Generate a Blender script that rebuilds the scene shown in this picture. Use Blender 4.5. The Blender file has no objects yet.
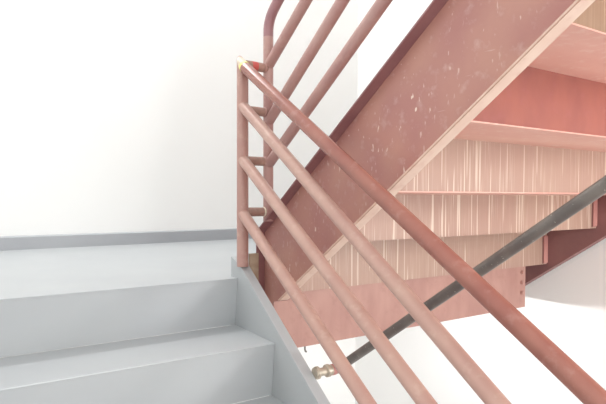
import bpy, bmesh, math
from mathutils import Vector, Matrix
C = bpy.context.scene.collection
EYE = 1.92                      # eye height above the stairwell floor; heights below are given from the eye


# ------------------------------------------------------------------ materials
def new_mat(name):
    m = bpy.data.materials.new(name); m.use_nodes = True
    nt = m.node_tree; b = nt.nodes['Principled BSDF']
    return m, nt, b


def mixc(nt, fac, a, b):
    n = nt.nodes.new('ShaderNodeMix'); n.data_type = 'RGBA'
    for i, v in ((0, fac), (6, a), (7, b)):
        if isinstance(v, (int, float)): n.inputs[i].default_value = v
        elif isinstance(v, tuple): n.inputs[i].default_value = (*v, 1)
        else: nt.links.new(v, n.inputs[i])
    return n.outputs[2]


def ramp(nt, src, lo, hi, a=0.0, b=1.0):
    n = nt.nodes.new('ShaderNodeMapRange')
    n.inputs[1].default_value = lo; n.inputs[2].default_value = hi
    n.inputs[3].default_value = a; n.inputs[4].default_value = b
    nt.links.new(src, n.inputs[0]); return n.outputs[0]


def noise(nt, scale, vec=(1, 1, 1), detail=3, rough=.5, rot=(0, 0, 0), off=(0, 0, 0)):
    tc = nt.nodes.new('ShaderNodeTexCoord'); mp = nt.nodes.new('ShaderNodeMapping')
    mp.inputs['Scale'].default_value = vec; mp.inputs['Rotation'].default_value = rot
    mp.inputs['Location'].default_value = off
    nt.links.new(tc.outputs['Object'], mp.inputs[0])
    n = nt.nodes.new('ShaderNodeTexNoise'); n.inputs['Scale'].default_value = scale
    n.inputs['Detail'].default_value = detail; n.inputs['Roughness'].default_value = rough
    nt.links.new(mp.outputs[0], n.inputs['Vector']); return n.outputs['Fac']


def mul(nt, a, b):
    n = nt.nodes.new('ShaderNodeMath'); n.operation = 'MULTIPLY'
    nt.links.new(a, n.inputs[0])
    if isinstance(b, (int, float)): n.inputs[1].default_value = b
    else: nt.links.new(b, n.inputs[1])
    return n.outputs[0]


def bump(nt, b, src, strength=.15, dist=.002):
    n = nt.nodes.new('ShaderNodeBump'); n.inputs['Strength'].default_value = strength
    n.inputs['Distance'].default_value = dist
    nt.links.new(src, n.inputs['Height']); nt.links.new(n.outputs[0], b.inputs['Normal'])


def srgb(r, g, b):
    f = lambda c: (c / 255 / 12.92) if c / 255 <= .04045 else ((c / 255 + .055) / 1.055) ** 2.4
    return (f(r), f(g), f(b))


def paint(name, base, alt, worn=None, worn_amt=.0, rough=.5, scale=6, specks=None, stretch=(1, 1, 1), spec=.5):
    m, nt, b = new_mat(name)
    c = mixc(nt, ramp(nt, noise(nt, scale, stretch), .35, .68), base, alt)
    if worn:
        c = mixc(nt, mul(nt, ramp(nt, noise(nt, 28, (1, 1, 1), 4, .6), .55, .72), worn_amt), c, worn)
    if specks:
        for rot, sc, th in specks:
            s = ramp(nt, noise(nt, 40, sc, 2, .5, rot), th, th + .05)
            g = ramp(nt, noise(nt, 5, (1, 1, 1), 2, .5, (0, 0, 0), (3, 1, 2)), .42, .62)
            c = mixc(nt, mul(nt, mul(nt, s, g), 1.0), c, worn)
    nt.links.new(c, b.inputs['Base Color'])
    b.inputs['Roughness'].default_value = rough
    b.inputs['Specular IOR Level'].default_value = spec
    bump(nt, b, noise(nt, 60, (1, 1, 1), 3), .12, .001)
    return m


def drip(name, base, pale, dark):
    """Vertical runs of paint down a riser plate."""
    m, nt, b = new_mat(name)
    n1 = noise(nt, 9, (14, 1, .5), 2, .5, (0, .02, 0))
    n2 = noise(nt, 6, (17, 1, .3), 1, .4, (0, .035, 0), (1.7, 0, 4))
    n3 = noise(nt, 3, (1, 1, 1), 3)
    c = mixc(nt, ramp(nt, n3, .35, .65, 0, .55), base, dark)
    c = mixc(nt, ramp(nt, n1, .34, .48, .2, 0), c, dark)
    line = ramp(nt, n2, .635, .665, 0, .85)
    c = mixc(nt, line, c, pale)
    c = mixc(nt, ramp(nt, n1, .56, .66, 0, .2), c, pale)
    nt.links.new(c, b.inputs['Base Color']); b.inputs['Roughness'].default_value = .45
    bump(nt, b, n2, .35, .003)
    return m


WALL = paint('wall_paint', (.94, .945, .93), (.93, .935, .92), rough=.8, scale=1.5, spec=.2)
GREY = paint('grey_stair_paint', srgb(182, 186, 188), srgb(177, 181, 184), (.5, .46, .42), .05, rough=.42, scale=3)
GREYD = paint('grey_trim_paint', srgb(174, 177, 181), srgb(169, 172, 177), rough=.45, scale=3)
FLOOR = paint('concrete_floor', (.62, .61, .59), (.52, .51, .5), rough=.7, scale=4)
RAIL = paint('rail_paint', srgb(198, 162, 149), srgb(189, 150, 139), srgb(214, 188, 174), .35, rough=.38, scale=9)
RAILD = paint('handrail_paint', srgb(162, 109, 96), srgb(150, 95, 85), srgb(190, 150, 140), .3, rough=.24, scale=9)
POST = paint('post_paint', srgb(188, 149, 139), srgb(178, 137, 129), srgb(206, 178, 164), .4, rough=.42, scale=9)
RAILB = paint('upper_rail_paint', srgb(188, 152, 145), srgb(178, 138, 133), srgb(204, 172, 160), .3, rough=.45, scale=8)
RAILP = paint('upper_handrail_paint', srgb(158, 118, 124), srgb(172, 130, 130), rough=.4, scale=9)
WEB = paint('stringer_paint', srgb(188, 138, 125), srgb(176, 122, 116), srgb(234, 216, 204), .2, rough=.42, scale=7,
            specks=[((0, 0, 0), (1.2, 1.6, .8), .69), ((-.15, 0, 0), (1, 2.2, .7), .69), ((.9, 0, 0), (1, .25, 3), .74)])
PURP = paint('mauve_shaded_flange', srgb(152, 108, 108), srgb(136, 94, 97), srgb(160, 120, 116), .3, rough=.45, scale=9)  # mauve paint, darkened to stand in for shade under the top flange
FLANGE = paint('cream_flange_paint', srgb(222, 196, 180), srgb(214, 184, 168), srgb(196, 150, 136), .3, rough=.5, scale=14)
PINK = paint('header_paint', srgb(182, 140, 129), srgb(170, 127, 118), srgb(158, 112, 104), .35, rough=.5, scale=5, stretch=(3, 1, 1))
RED = paint('red_primer', srgb(160, 92, 79), srgb(148, 83, 74), srgb(160, 92, 90), .35, rough=.42, scale=7, stretch=(2, 1, 1))
UNDER = paint('tread_pan_paint', srgb(228, 180, 165), srgb(218, 160, 147), srgb(236, 208, 195), .5, rough=.4, scale=4, stretch=(.6, 2, 1))
DRIP = drip('cream_drip_paint', srgb(178, 148, 132), srgb(218, 200, 184), srgb(166, 130, 118))
DRIPK = drip('khaki_drip_paint', srgb(160, 130, 106), srgb(194, 168, 144), srgb(140, 112, 90))
DARK = paint('dark_stringer_paint', srgb(146, 104, 102), srgb(134, 94, 93), srgb(150, 106, 102), .3, rough=.5, scale=8)
CLEAT = paint('cleat_paint', srgb(196, 140, 132), srgb(180, 124, 118), rough=.5)
STUB = paint('worn_stub_paint', srgb(172, 136, 124), srgb(146, 120, 108), srgb(196, 172, 156), .4, rough=.5, scale=30)
KHAKI = paint('khaki_plate_paint', srgb(176, 160, 138), srgb(150, 128, 108), rough=.6, scale=20)
STEEL, nt, b = new_mat('dark_pipe_steel')
c = mixc(nt, ramp(nt, noise(nt, 12, (1, 1, 1), 4), .4, .7), srgb(104, 98, 95), srgb(128, 121, 115))
c = mixc(nt, ramp(nt, noise(nt, 160, (1, 1, 1), 2), .68, .74, 0, .6), c, srgb(190, 185, 178))
nt.links.new(c, b.inputs['Base Color']); b.inputs['Metallic'].default_value = .35; b.inputs['Roughness'].default_value = .34
GALV, nt, b = new_mat('galvanised_fitting')
c = mixc(nt, ramp(nt, noise(nt, 30, (1, 1, 1), 4), .4, .65), srgb(196, 186, 170), srgb(156, 144, 130))
nt.links.new(c, b.inputs['Base Color']); b.inputs['Metallic'].default_value = .35; b.inputs['Roughness'].default_value = .4
YELLOW = paint('yellow_paint', srgb(232, 226, 120), srgb(238, 232, 160), rough=.5, scale=60)
REDCH = paint('red_paint', srgb(206, 98, 92), srgb(196, 86, 82), rough=.45, scale=30)
IVORY = paint('ivory_paint', srgb(226, 216, 196), srgb(214, 196, 176), rough=.5, scale=40)


# ------------------------------------------------------------------ mesh helpers
def P(x, y, z): return Vector((x, y, z + EYE))


def link(name, bm, mat, parent=None, smooth=False, bevel=0.0, **kw):
    bmesh.ops.recalc_face_normals(bm, faces=bm.faces)
    me = bpy.data.meshes.new(name); bm.to_mesh(me); bm.free(); me.materials.append(mat)
    if smooth:
        for p in me.polygons: p.use_smooth = True
        me.set_sharp_from_angle(angle=math.radians(40))
    o = bpy.data.objects.new(name, me); C.objects.link(o)
    if parent:
        o.parent = parent
        # a part keeps its built place: its thing's own offset is taken off again
        q = parent; off = Vector((0, 0, 0))
        while q: off += q.location; q = q.parent
        o.location = -off
    if bevel:
        md = o.modifiers.new('bevel', 'BEVEL'); md.width = bevel; md.segments = 2; md.limit_method = 'ANGLE'
    for k, v in kw.items(): o[k] = v
    return o


def thing(name, loc, label, cat, group=None):
    o = bpy.data.objects.new(name, None); C.objects.link(o); o.location = loc
    o['label'] = label; o['category'] = cat
    if group: o['group'] = group
    return o


def box(bm, x0, x1, y0, y1, z0, z1):
    v = [bm.verts.new(P(x, y, z)) for x in (x0, x1) for y in (y0, y1) for z in (z0, z1)]
    for f in ((0, 1, 3, 2), (4, 6, 7, 5), (0, 4, 5, 1), (2, 3, 7, 6), (0, 2, 6, 4), (1, 5, 7, 3)):
        bm.faces.new([v[i] for i in f])
    return bm


def prism_x(bm, x0, x1, yz):
    """Extrude a (y, z) outline along x."""
    a = [bm.verts.new(P(x0, y, z)) for y, z in yz]; b = [bm.verts.new(P(x1, y, z)) for y, z in yz]
    bm.faces.new(a); bm.faces.new(b[::-1]); n = len(yz)
    for i in range(n): bm.faces.new((a[i], a[(i + 1) % n], b[(i + 1) % n], b[i]))
    return bm


def sweep(bm, prof, ya, za, yb, zb):
    """Sweep an (x, dz) section from (ya, za) to (yb, zb), ends cut plumb."""
    a = [bm.verts.new(P(x, ya, za + d)) for x, d in prof]; b = [bm.verts.new(P(x, yb, zb + d)) for x, d in prof]
    bm.faces.new(a); bm.faces.new(b[::-1]); n = len(prof)
    for i in range(n): bm.faces.new((a[i], a[(i + 1) % n], b[(i + 1) % n], b[i]))
    return bm


def tube(bm, pts, r, n0=None, n1=None, seg=28, cap=True):
    """Round tube through pts with mitred corners; n0 / n1 are the cut planes of its ends."""
    pts = [Vector(p) for p in pts]; rings = []
    for i, p in enumerate(pts):
        d0 = (p - pts[i - 1]).normalized() if i else None
        d1 = (pts[i + 1] - p).normalized() if i < len(pts) - 1 else None
        d = d1 if d1 is not None else d0
        n = ((d0 + d1).normalized() if d0 is not None and d1 is not None else d)
        if i == 0 and n0 is not None: n = Vector(n0).normalized()
        if i == len(pts) - 1 and n1 is not None: n = Vector(n1).normalized()
        ref = Vector((1, 0, 0)) if abs(d.x) < .9 else Vector((0, 1, 0))
        u = (ref - d * ref.dot(d)).normalized(); w = d.cross(u)
        ring = []
        for k in range(seg):
            t = 2 * math.pi * k / seg
            q = (u * math.cos(t) + w * math.sin(t)) * r
            q = q - d * (q.dot(n) / d.dot(n))
            ring.append(bm.verts.new(p + q))
        rings.append(ring)
    for a, b in zip(rings, rings[1:]):
        for k in range(seg): bm.faces.new((a[k], a[(k + 1) % seg], b[(k + 1) % seg], b[k]))
    if cap: bm.faces.new(rings[0][::-1]); bm.faces.new(rings[-1])
    return bm


def lathe(bm, a, axis, prof, seg=24):
    """Turn (distance along axis, radius) pairs about an axis from a."""
    a = Vector(a); d = Vector(axis).normalized()
    ref = Vector((0, 0, 1)) if abs(d.z) < .9 else Vector((1, 0, 0))
    u = (ref - d * ref.dot(d)).normalized(); w = d.cross(u); rings = []
    for s, r in prof:
        rings.append([bm.verts.new(a + d * s + (u * math.cos(2 * math.pi * k / seg) + w * math.sin(2 * math.pi * k / seg)) * r) for k in range(seg)])
    for p, q in zip(rings, rings[1:]):
        for k in range(seg): bm.faces.new((p[k], p[(k + 1) % seg], q[(k + 1) % seg], q[k]))
    bm.faces.new(rings[0][::-1]); bm.faces.new(rings[-1])
    return bm


B = bmesh.new

# ------------------------------------------------------------------ the setting
XL, XR, YW, ZT, YF = -.78, 2.72, 3.38, 3.3, -2.6
ZL = -.321                       # landing surface
link('floor', box(B(), XL - .1, XR + .1, YF, YW + .1, -EYE - .1, -EYE), FLOOR, kind='structure')
link('wall_back', box(B(), XL - .1, XR + .1, YW, YW + .1, -EYE, ZT), WALL, kind='structure')
link('wall_right', box(B(), XR, XR + .1, YF, YW, -EYE, ZT), WALL, kind='structure')
link('wall_left', box(B(), XL - .1, XL, YF, YW, -EYE, ZT), WALL, kind='structure')
bm = B()                         # an old board that stands off the wall more at its left end
va = []
for x, yf in ((XL, 3.275), (XR, 3.366)):
    va.append([bm.verts.new(P(x, y, z)) for y, z in ((YW, ZL), (yf, ZL), (yf, ZL + .068), (yf + .006, ZL + .072), (YW, ZL + .072))])
bm.faces.new(va[0]); bm.faces.new(va[1][::-1])
for k in range(5): bm.faces.new((va[0][k], va[0][(k + 1) % 5], va[1][(k + 1) % 5], va[1][k]))
link('baseboard_back', bm, GREYD, kind='structure')

# ------------------------------------------------------------------ lower flight, grey
RISE, TA, YN = .178, .280, 1.812
XSI, XSO = .892, .930            # inner and outer face of the right stringer
low = thing('staircase', P(.1, -.43, -EYE), 'light grey painted metal stair flight climbing away to the landing, in the lower left', 'stairs')


def stringer_a(x0, x1):
    zt = lambda y: -.270 - .665 * (1.797 - y)
    y1 = -.50
    yz = [(1.87, -.245), (1.80, -.267), (y1, zt(y1)), (y1, -EYE), (-.20, -EYE), (1.75, -.56), (1.87, -.56)]
    return prism_x(B(), x0, x1, yz)


link('stringer', stringer_a(XSI, XSO), GREY, low, bevel=.002)
link('stringer', stringer_a(XL + .006, XL + .035), GREY, low, bevel=.002)
N_A = 9
for i in range(N_A):
    y = YN - TA * i; z = ZL - RISE * i
    x0, x1 = XL + .036, XSI - .0005
    # riser i hangs from nosing i, its face set back at the foot
    zb = z - RISE
    link('riser', prism_x(B(), x0, x1, [(y + .0005, z - .004), (y + .019, zb + .0005), (y + .024, zb + .0005), (y + .010, z - .004)]), GREY, low)
    if i:
        yz = [(y + .012, z), (y + TA + .018, z), (y + TA + .018, z - .007), (y + .012, z - .0035), (y - .001, z - .0035),
              (y - .0015, z - .001), (y + .0005, z + .0005), (y + .014, z + .0008), (y + .018, z)]
        link('tread', prism_x(B(), x0, x1, yz), GREY, low, smooth=True)

# ------------------------------------------------------------------ landing
YB0 = 1.700
land = thing('stair_landing', P(.97, 2.5, ZL), 'pale grey landing between the two flights, with a pink bolted header plate below its edge', 'landing')
bm = B()
outline = [(XL + .006, YN + .011), (XSI - .001, YN + .011), (XSI - .001, 1.872), (.95, 1.872), (.95, 1.895), (1.0475, 1.895), (1.0475, YB0), (XR - .006, YB0), (XR - .006, YW - .006), (XL + .006, YW - .006)]
top = [bm.verts.new(P(x, y, ZL)) for x, y in outline]; bot = [bm.verts.new(P(x, y, ZL - .045)) for x, y in outline]
bm.faces.new(top); bm.faces.new(bot[::-1])
for i in range(len(outline)):
    j = (i + 1) % len(outline); bm.faces.new((top[i], top[j], bot[j], bot[i]))
link('deck', bm, GREY, land, label='pale grey painted deck')
# front edge nosing over the grey flight
link('nosing', prism_x(B(), XL + .036, XSI - .001, [(YN, ZL + .0008), (YN - .0015, ZL - .001), (YN - .001, ZL - .0035), (YN + .002, ZL - .0035), (YN + .014, ZL + .0001), (YN + .012, ZL + .0008)]),
     GREY, land)
bm = B()
hz = [(.985, -.585), (2.495, -.585), (2.495, -.368), (1.0475, -.368), (1.0475, -.4), (.985, -.4)]
a = [bm.verts.new(P(x, YB0, z)) for x, z in hz]; b_ = [bm.verts.new(P(x, YB0 + .008, z)) for x, z in hz]
bm.faces.new(a); bm.faces.new(b_[::-1])
for i in range(6): bm.faces.new((a[i], a[(i + 1) % 6], b_[(i + 1) % 6], b_[i]))
head = link('header_plate', bm, PINK, land, label='pink painted steel header plate below the upper flight')
for x, z in ((2.466, -.403), (2.466, -.456), (2.466, -.508)):
    link('bolt', lathe(B(), P(x, YB0, z), (0, -1, 0), [(0, .013), (.004, .013), (.004, .010), (.010, .0095), (.011, .006)], 12), PINK, head, smooth=True)
link('spill_blocker', box(B(), 2.487, 2.495, YB0 + .0085, 3.3, -.585, ZL - .046), PINK, land)  # added plate, hidden behind the header, stops lamp spill on the outer stringer
# small hook hanging under the header
link('hook', tube(B(), [P(1.125, 1.704, -.58), P(1.125, 1.704, -.596), P(1.126, 1.702, -.604), P(1.130, 1.699, -.607)], .0035, seg=10),
     STEEL, head, smooth=True, label='small dark metal hook')
link('edge_plate', box(B(), XSO + .0005, .970, 1.792, 1.798, -.50, -.229), KHAKI, land, label='bare khaki coloured edge plate')

# ------------------------------------------------------------------ upper flight, pink
SB = .6864; TB = RISE / SB; YR, ZR = 1.6847, -.3489
up = thing('staircase', P(1.83, 1.70, ZL), 'worn pink and red painted steel stair flight seen from beneath, rising to the upper right', 'stairs')
Y1, Y2 = 1.868, -.62
zline = lambda z15, y: z15 + SB * (1.5 - y)
# inner channel: web with top flange, then the cream bottom flange
d = .1043 + .2576
sec = [(1.0385, d - .0095), (1.0385, .0015), (1.046, .0015), (1.046, d - .0095)]
bm = sweep(B(), sec, Y1, zline(-.2576, Y1), Y2, zline(-.2576, Y2))
st = link('stringer', bm, WEB, up)
link('end_plate', box(B(), 1.0022, 1.0458, Y1 + .0002, Y1 + .006, -.508, zline(.1043, Y1) - .001), PURP, st, label='dark mauve end plate')
link('top_flange', sweep(B(), [(1.046, d), (1.002, d), (1.002, d - .006), (1.038, d - .0094), (1.046, d - .0094)], Y1, zline(-.2576, Y1), Y2, zline(-.2576, Y2)), PURP, st, label='mauve top flange with shade darkened into its colour')
sec = [(1.046, .0014), (1.002, .0014), (1.002, -.0028), (1.0042, -.0028), (1.0042, .0005), (1.0085, .0005), (1.0085, -.0035), (1.046, -.0035)]
link('bottom_flange', sweep(B(), sec, 1.699, zline(-.2576, 1.699), Y2, zline(-.2576, Y2)), FLANGE, st, label='cream worn bottom flange')
# outer channel by the wall
zo = -.281
sec = [(2.657, 0), (2.657, d), (2.705, d), (2.705, d - .007), (2.665, d - .007), (2.665, .007), (2.705, .007), (2.705, 0)]
link('stringer', sweep(B(), sec, Y1, zline(zo, Y1), Y2, zline(zo, Y2)), DARK, up, label='dark red outer stringer by the right wall')
XI0, XI1 = 1.0465, 2.6565
lip = {0: -.0216, 1: .010}
for k in range(9):
    y = YR - TB * k; z = ZR + RISE * k + lip.get(k, 0); zt = ZR + RISE * (k + 1) + lip.get(k + 1, 0)
    rm = DRIP if k < 3 else RED if k == 3 else DRIPK if k == 4 else DRIP
    r = link('riser', prism_x(B(), XI0, XI1, [(y, z), (y + .005, z), (y + .005, zt - .002), (y, zt - .002)]), rm, up,
             label={3: 'smooth brick red riser back', 4: 'khaki riser back streaked with paint runs'}.get(k, 'cream pink riser back streaked with paint runs'))
    if k < 8:
        # tread pan k+1 spans from riser k's head to the foot of riser k+1; its lip shows below that riser
        yf = YR - TB * (k + 1); z1 = zt
        dl = .003 if k else .0006
        yz = [(y + .012, z1 - .010), (yf - dl, z1 - .003), (yf - dl, z1 + .001), (yf - .0005, z1 + .001), (yf - .0005, z1 + .0), (yf + .010, z1 + .0), (yf + .010, z1 + .035), (y + .012, z1 + .035)]
        link('tread', prism_x(B(), XI0, XI1, yz), UNDER if k else DRIP, up)
    # angle cleat joining the riser to the outer stringer
    if k < 6:
        zc = z + .004
        link('cleat', prism_x(B(), 2.622, 2.656, [(y - .003, zc), (y - .008, zc + .006), (y - .008, zc + .145), (y - .003, zc + .15)]), CLEAT, up, bevel=.001)
        link('cleat_gap', box(B(), 2.6165, 2.6215, y - .0015, y - .0003, zc, zc + .15), DARK, up, label='dark open joint beside a cleat')

# ------------------------------------------------------------------ railings
R = .0205; R_B = .0195
XA, YA, XB, YB = .904, 1.803, 1.020, 1.812
ra = thing('pipe_railing', P(XA, YA, -.262), 'salmon pink pipe railing of the grey flight, dropping towards the lower right', 'railing')
YE = -.45
s0 = .617; za0 = .474
dn = Vector((0, -1, -s0)).normalized()
mit = (Vector((0, 0, 1)) + dn).normalized()
post = link('post', tube(B(), [P(XA, YA - .008, -.275), P(XA, YA, za0)], R * 1.05, n1=mit), POST, ra, smooth=True)
hr = link('handrail', tube(B(), [P(XA, YA, za0), P(XA, YE, za0 - s0 * (YA - YE))], R * 1.03, n0=mit), RAILD, ra, smooth=True,
          label='darker red brown top handrail')
for zz, s in ((.325, .655), (.127, .645), (-.072, .650)):
    y0 = YA - .006
    link('rail', tube(B(), [P(XA, y0, zz - s * .006), P(XA, YE, zz - s * (YA - YE))], R), RAIL, ra, smooth=True)
link('post', tube(B(), [P(XA, YE, -1.765), P(XA, YE, za0 - s0 * (YA - YE) + .012)], R), POST, ra, smooth=True)
# weld stubs that tie it to the upper railing's post
for i, zz in enumerate((.478, .309, .120, -.073)):
    link('connector', tube(B(), [P(XA + .014, YA + .002, zz), P(XB - .010, YB, zz)], .0172), STUB, ra, smooth=True)
    link('weld_bead', lathe(B(), P(XB - .0225, YB - .002, zz), (1, 0, 0), [(0, .0172), (.0035, .0195), (.007, .0172)]), IVORY if i == 3 else POST, ra, smooth=True,
         **({'label': 'ivory chipped weld'} if i == 3 else {}))
# colour marks near the top of the post
link('paint_mark', tube(B(), [P(XA + .036, YA + .0035, .478), P(XA + .062, YA + .006, .478)], .0176), REDCH, ra, smooth=True, label='bright red patch on the top connector')
a0 = P(XA, YA - .012, za0 - s0 * .012)
link('paint_mark', tube(B(), [a0, a0 + dn * .014], R * 1.03 + .0005), YELLOW, ra, smooth=True, label='yellow paint mark on the handrail end')
link('paint_mark', tube(B(), [P(XA, YA, za0) + dn * .002, a0 + dn * .001], R * 1.03 + .0003, n0=mit), IVORY, ra, smooth=True, label='ivory chipped tip of the handrail')
# tiny pale chip far down the handrail
q = P(XA, .575, za0 - s0 * (YA - .575)) + Vector((-.0135, -.006, .0145))
link('paint_mark', lathe(B(), q + Vector((.004, 0, -.004)), (-.65, 0, .76), [(0, .0035), (.0042, .003), (.0046, .001)], 12), IVORY, ra, smooth=True, label='pale chip in the handrail paint')

rb = thing('pipe_railing', P(XB, YB, -.1), 'dusty rose pipe railing of the upper flight, rising from behind the corner post', 'railing')
post2 = link('post', tube(B(), [P(XB, YB - .004, zline(.1043, YB)), P(XB, YB + .004, .600)], R_B), RAILB, rb, smooth=True)
pts = [P(XB, YB + .004, .600)]
for i in range(9):
    t = i / 8; a_, b2, c_ = P(XB, YB + .004, .615), P(XB, YB + .006, .668), P(XB, 1.760, .706)
    pts.append(a_ * (1 - t) ** 2 + b2 * 2 * t * (1 - t) + c_ * t * t)
pts.append(P(XB, YE, .706 + SB * (1.760 - YE)))
link('handrail', tube(B(), pts, R_B), RAILP, rb, smooth=True, label='mauve top handrail bent at the post')
for zz, s in ((.490, .665), (.272, .705), (.107, .662)):
    link('rail', tube(B(), [P(XB, YB - .006, zz + s * .006), P(XB, YE, zz + s * (YB - YE))], R_B), RAILB, rb, smooth=True)
link('post', tube(B(), [P(XB, YE, zline(.1043, YE)), P(XB, YE, .706 + SB * (1.760 - YE) - .01)], R), RAILB, rb, smooth=True)

# ------------------------------------------------------------------ slanting steel pipe
PX, PY, PZ, PS = 1.020, 1.354, -.555, .698
pp = thing('steel_pipe', P(XSO, PY, PZ), 'dark steel pipe slanting up to the right behind the pink rails', 'pipe')
e1 = -.35; zp = lambda y: PZ + PS * (PY - y)
link('pipe', tube(B(), [P(PX, PY - .030, zp(PY - .030)), P(PX, e1, zp(e1)), P(PX, e1 - .02, zline(-.2576, e1 - .02) - .002)], .0138), STEEL, pp, smooth=True)
dirp = Vector((0, -1, PS)).normalized()
link('elbow', tube(B(), [P(PX - .030, PY, PZ), P(PX - .012, PY, PZ), P(PX - .004, PY - .003, PZ + .002), P(PX, PY - .011, PZ + .008), P(PX, PY - .042, PZ + .029)], .0165),
     GALV, pp, smooth=True)
un = link('union_fitting', lathe(B(), P(XSO + .0005, PY, PZ), (1, 0, 0),
          [(0, .0175), (.004, .0175), (.005, .0195), (.013, .0195), (.015, .016), (.017, .0125), (.040, .0125), (.041, .017), (.043, .0195), (.053, .0195), (.055, .0155), (.062, .0155)], 20),
          GALV, pp, smooth=True, label='galvanised union fitting with two collars')
link('paint_mark', lathe(B(), P(PX - .0265, PY, PZ), (1, 0, 0), [(0, .0168), (.001, .0172), (.013, .0172), (.014, .0168)], 20), CLEAT, pp, smooth=True, label='pink paint on the elbow')


# ------------------------------------------------------------------ light
def area(name, loc, target, sx, sy, power, col=(1, 1, 1)):
    l = bpy.data.lights.new(name, 'AREA'); l.shape = 'RECTANGLE'; l.size = sx; l.size_y = sy; l.energy = power; l.color = col
    o = bpy.data.objects.new(name, l); C.objects.link(o); o.location = loc
    o.rotation_euler = (Vector(target) - Vector(loc)).to_track_quat('-Z', 'Y').to_euler(); return o


area('front_window_light', P(.9, -2.55, 1.0), P(1.0, 3.0, .6), 1.2, 1.2, 52, (1, .99, .97))
area('side_window_light', P(2.66, -.45, -.35), P(.9, 1.4, -.4), .6, .5, 24, (1, .985, .96))
area('landing_ceiling_light', P(.6, 3.05, 2.5), P(.6, 2.75, 0), 1.3, .12, 27)
pl = bpy.data.lights.new('under_landing_light', 'POINT'); pl.energy = 24; pl.shadow_soft_size = .02
po = bpy.data.objects.new('under_landing_light', pl); C.objects.link(po); po.location = P(1.6, 1.97, -.603)
w = bpy.data.worlds.new('daylight'); bpy.context.scene.world = w; w.use_nodes = True
w.node_tree.nodes['Background'].inputs[0].default_value = (.99, 1, 1, 1)
w.node_tree.nodes['Background'].inputs[1].default_value = .82

# ------------------------------------------------------------------ camera
yaw, pitch, roll, fpx = .5781, -.0167, .0067, 536.39
cy, sy_, cp, sp, cr, sr = math.cos(yaw), math.sin(yaw), math.cos(pitch), math.sin(pitch), math.cos(roll), math.sin(roll)
Rt = Vector((cy, -sy_, 0)); F = Vector((sy_, cy, 0)); Z = Vector((0, 0, 1))
F2 = F * cp + Z * sp; U = -F * sp + Z * cp
R2 = Rt * cr + U * sr; U2 = -Rt * sr + U * cr
cam = bpy.data.cameras.new('camera'); cam.sensor_width = 36; cam.lens = fpx * 36 / 606; cam.clip_start = .02
co = bpy.data.objects.new('camera', cam); C.objects.link(co)
M = Matrix((R2, U2, -F2)).transposed().to_4x4(); M.translation = P(0, 0, 0); co.matrix_world = M
S = bpy.context.scene; S.camera = co
S.view_settings.view_transform = 'Standard'; S.view_settings.look = 'None'
S.view_settings.gamma = 1; S.view_settings.use_curve_mapping = False
S.view_settings.exposure = .29
S.cycles.max_bounces = 10; S.cycles.diffuse_bounces = 6
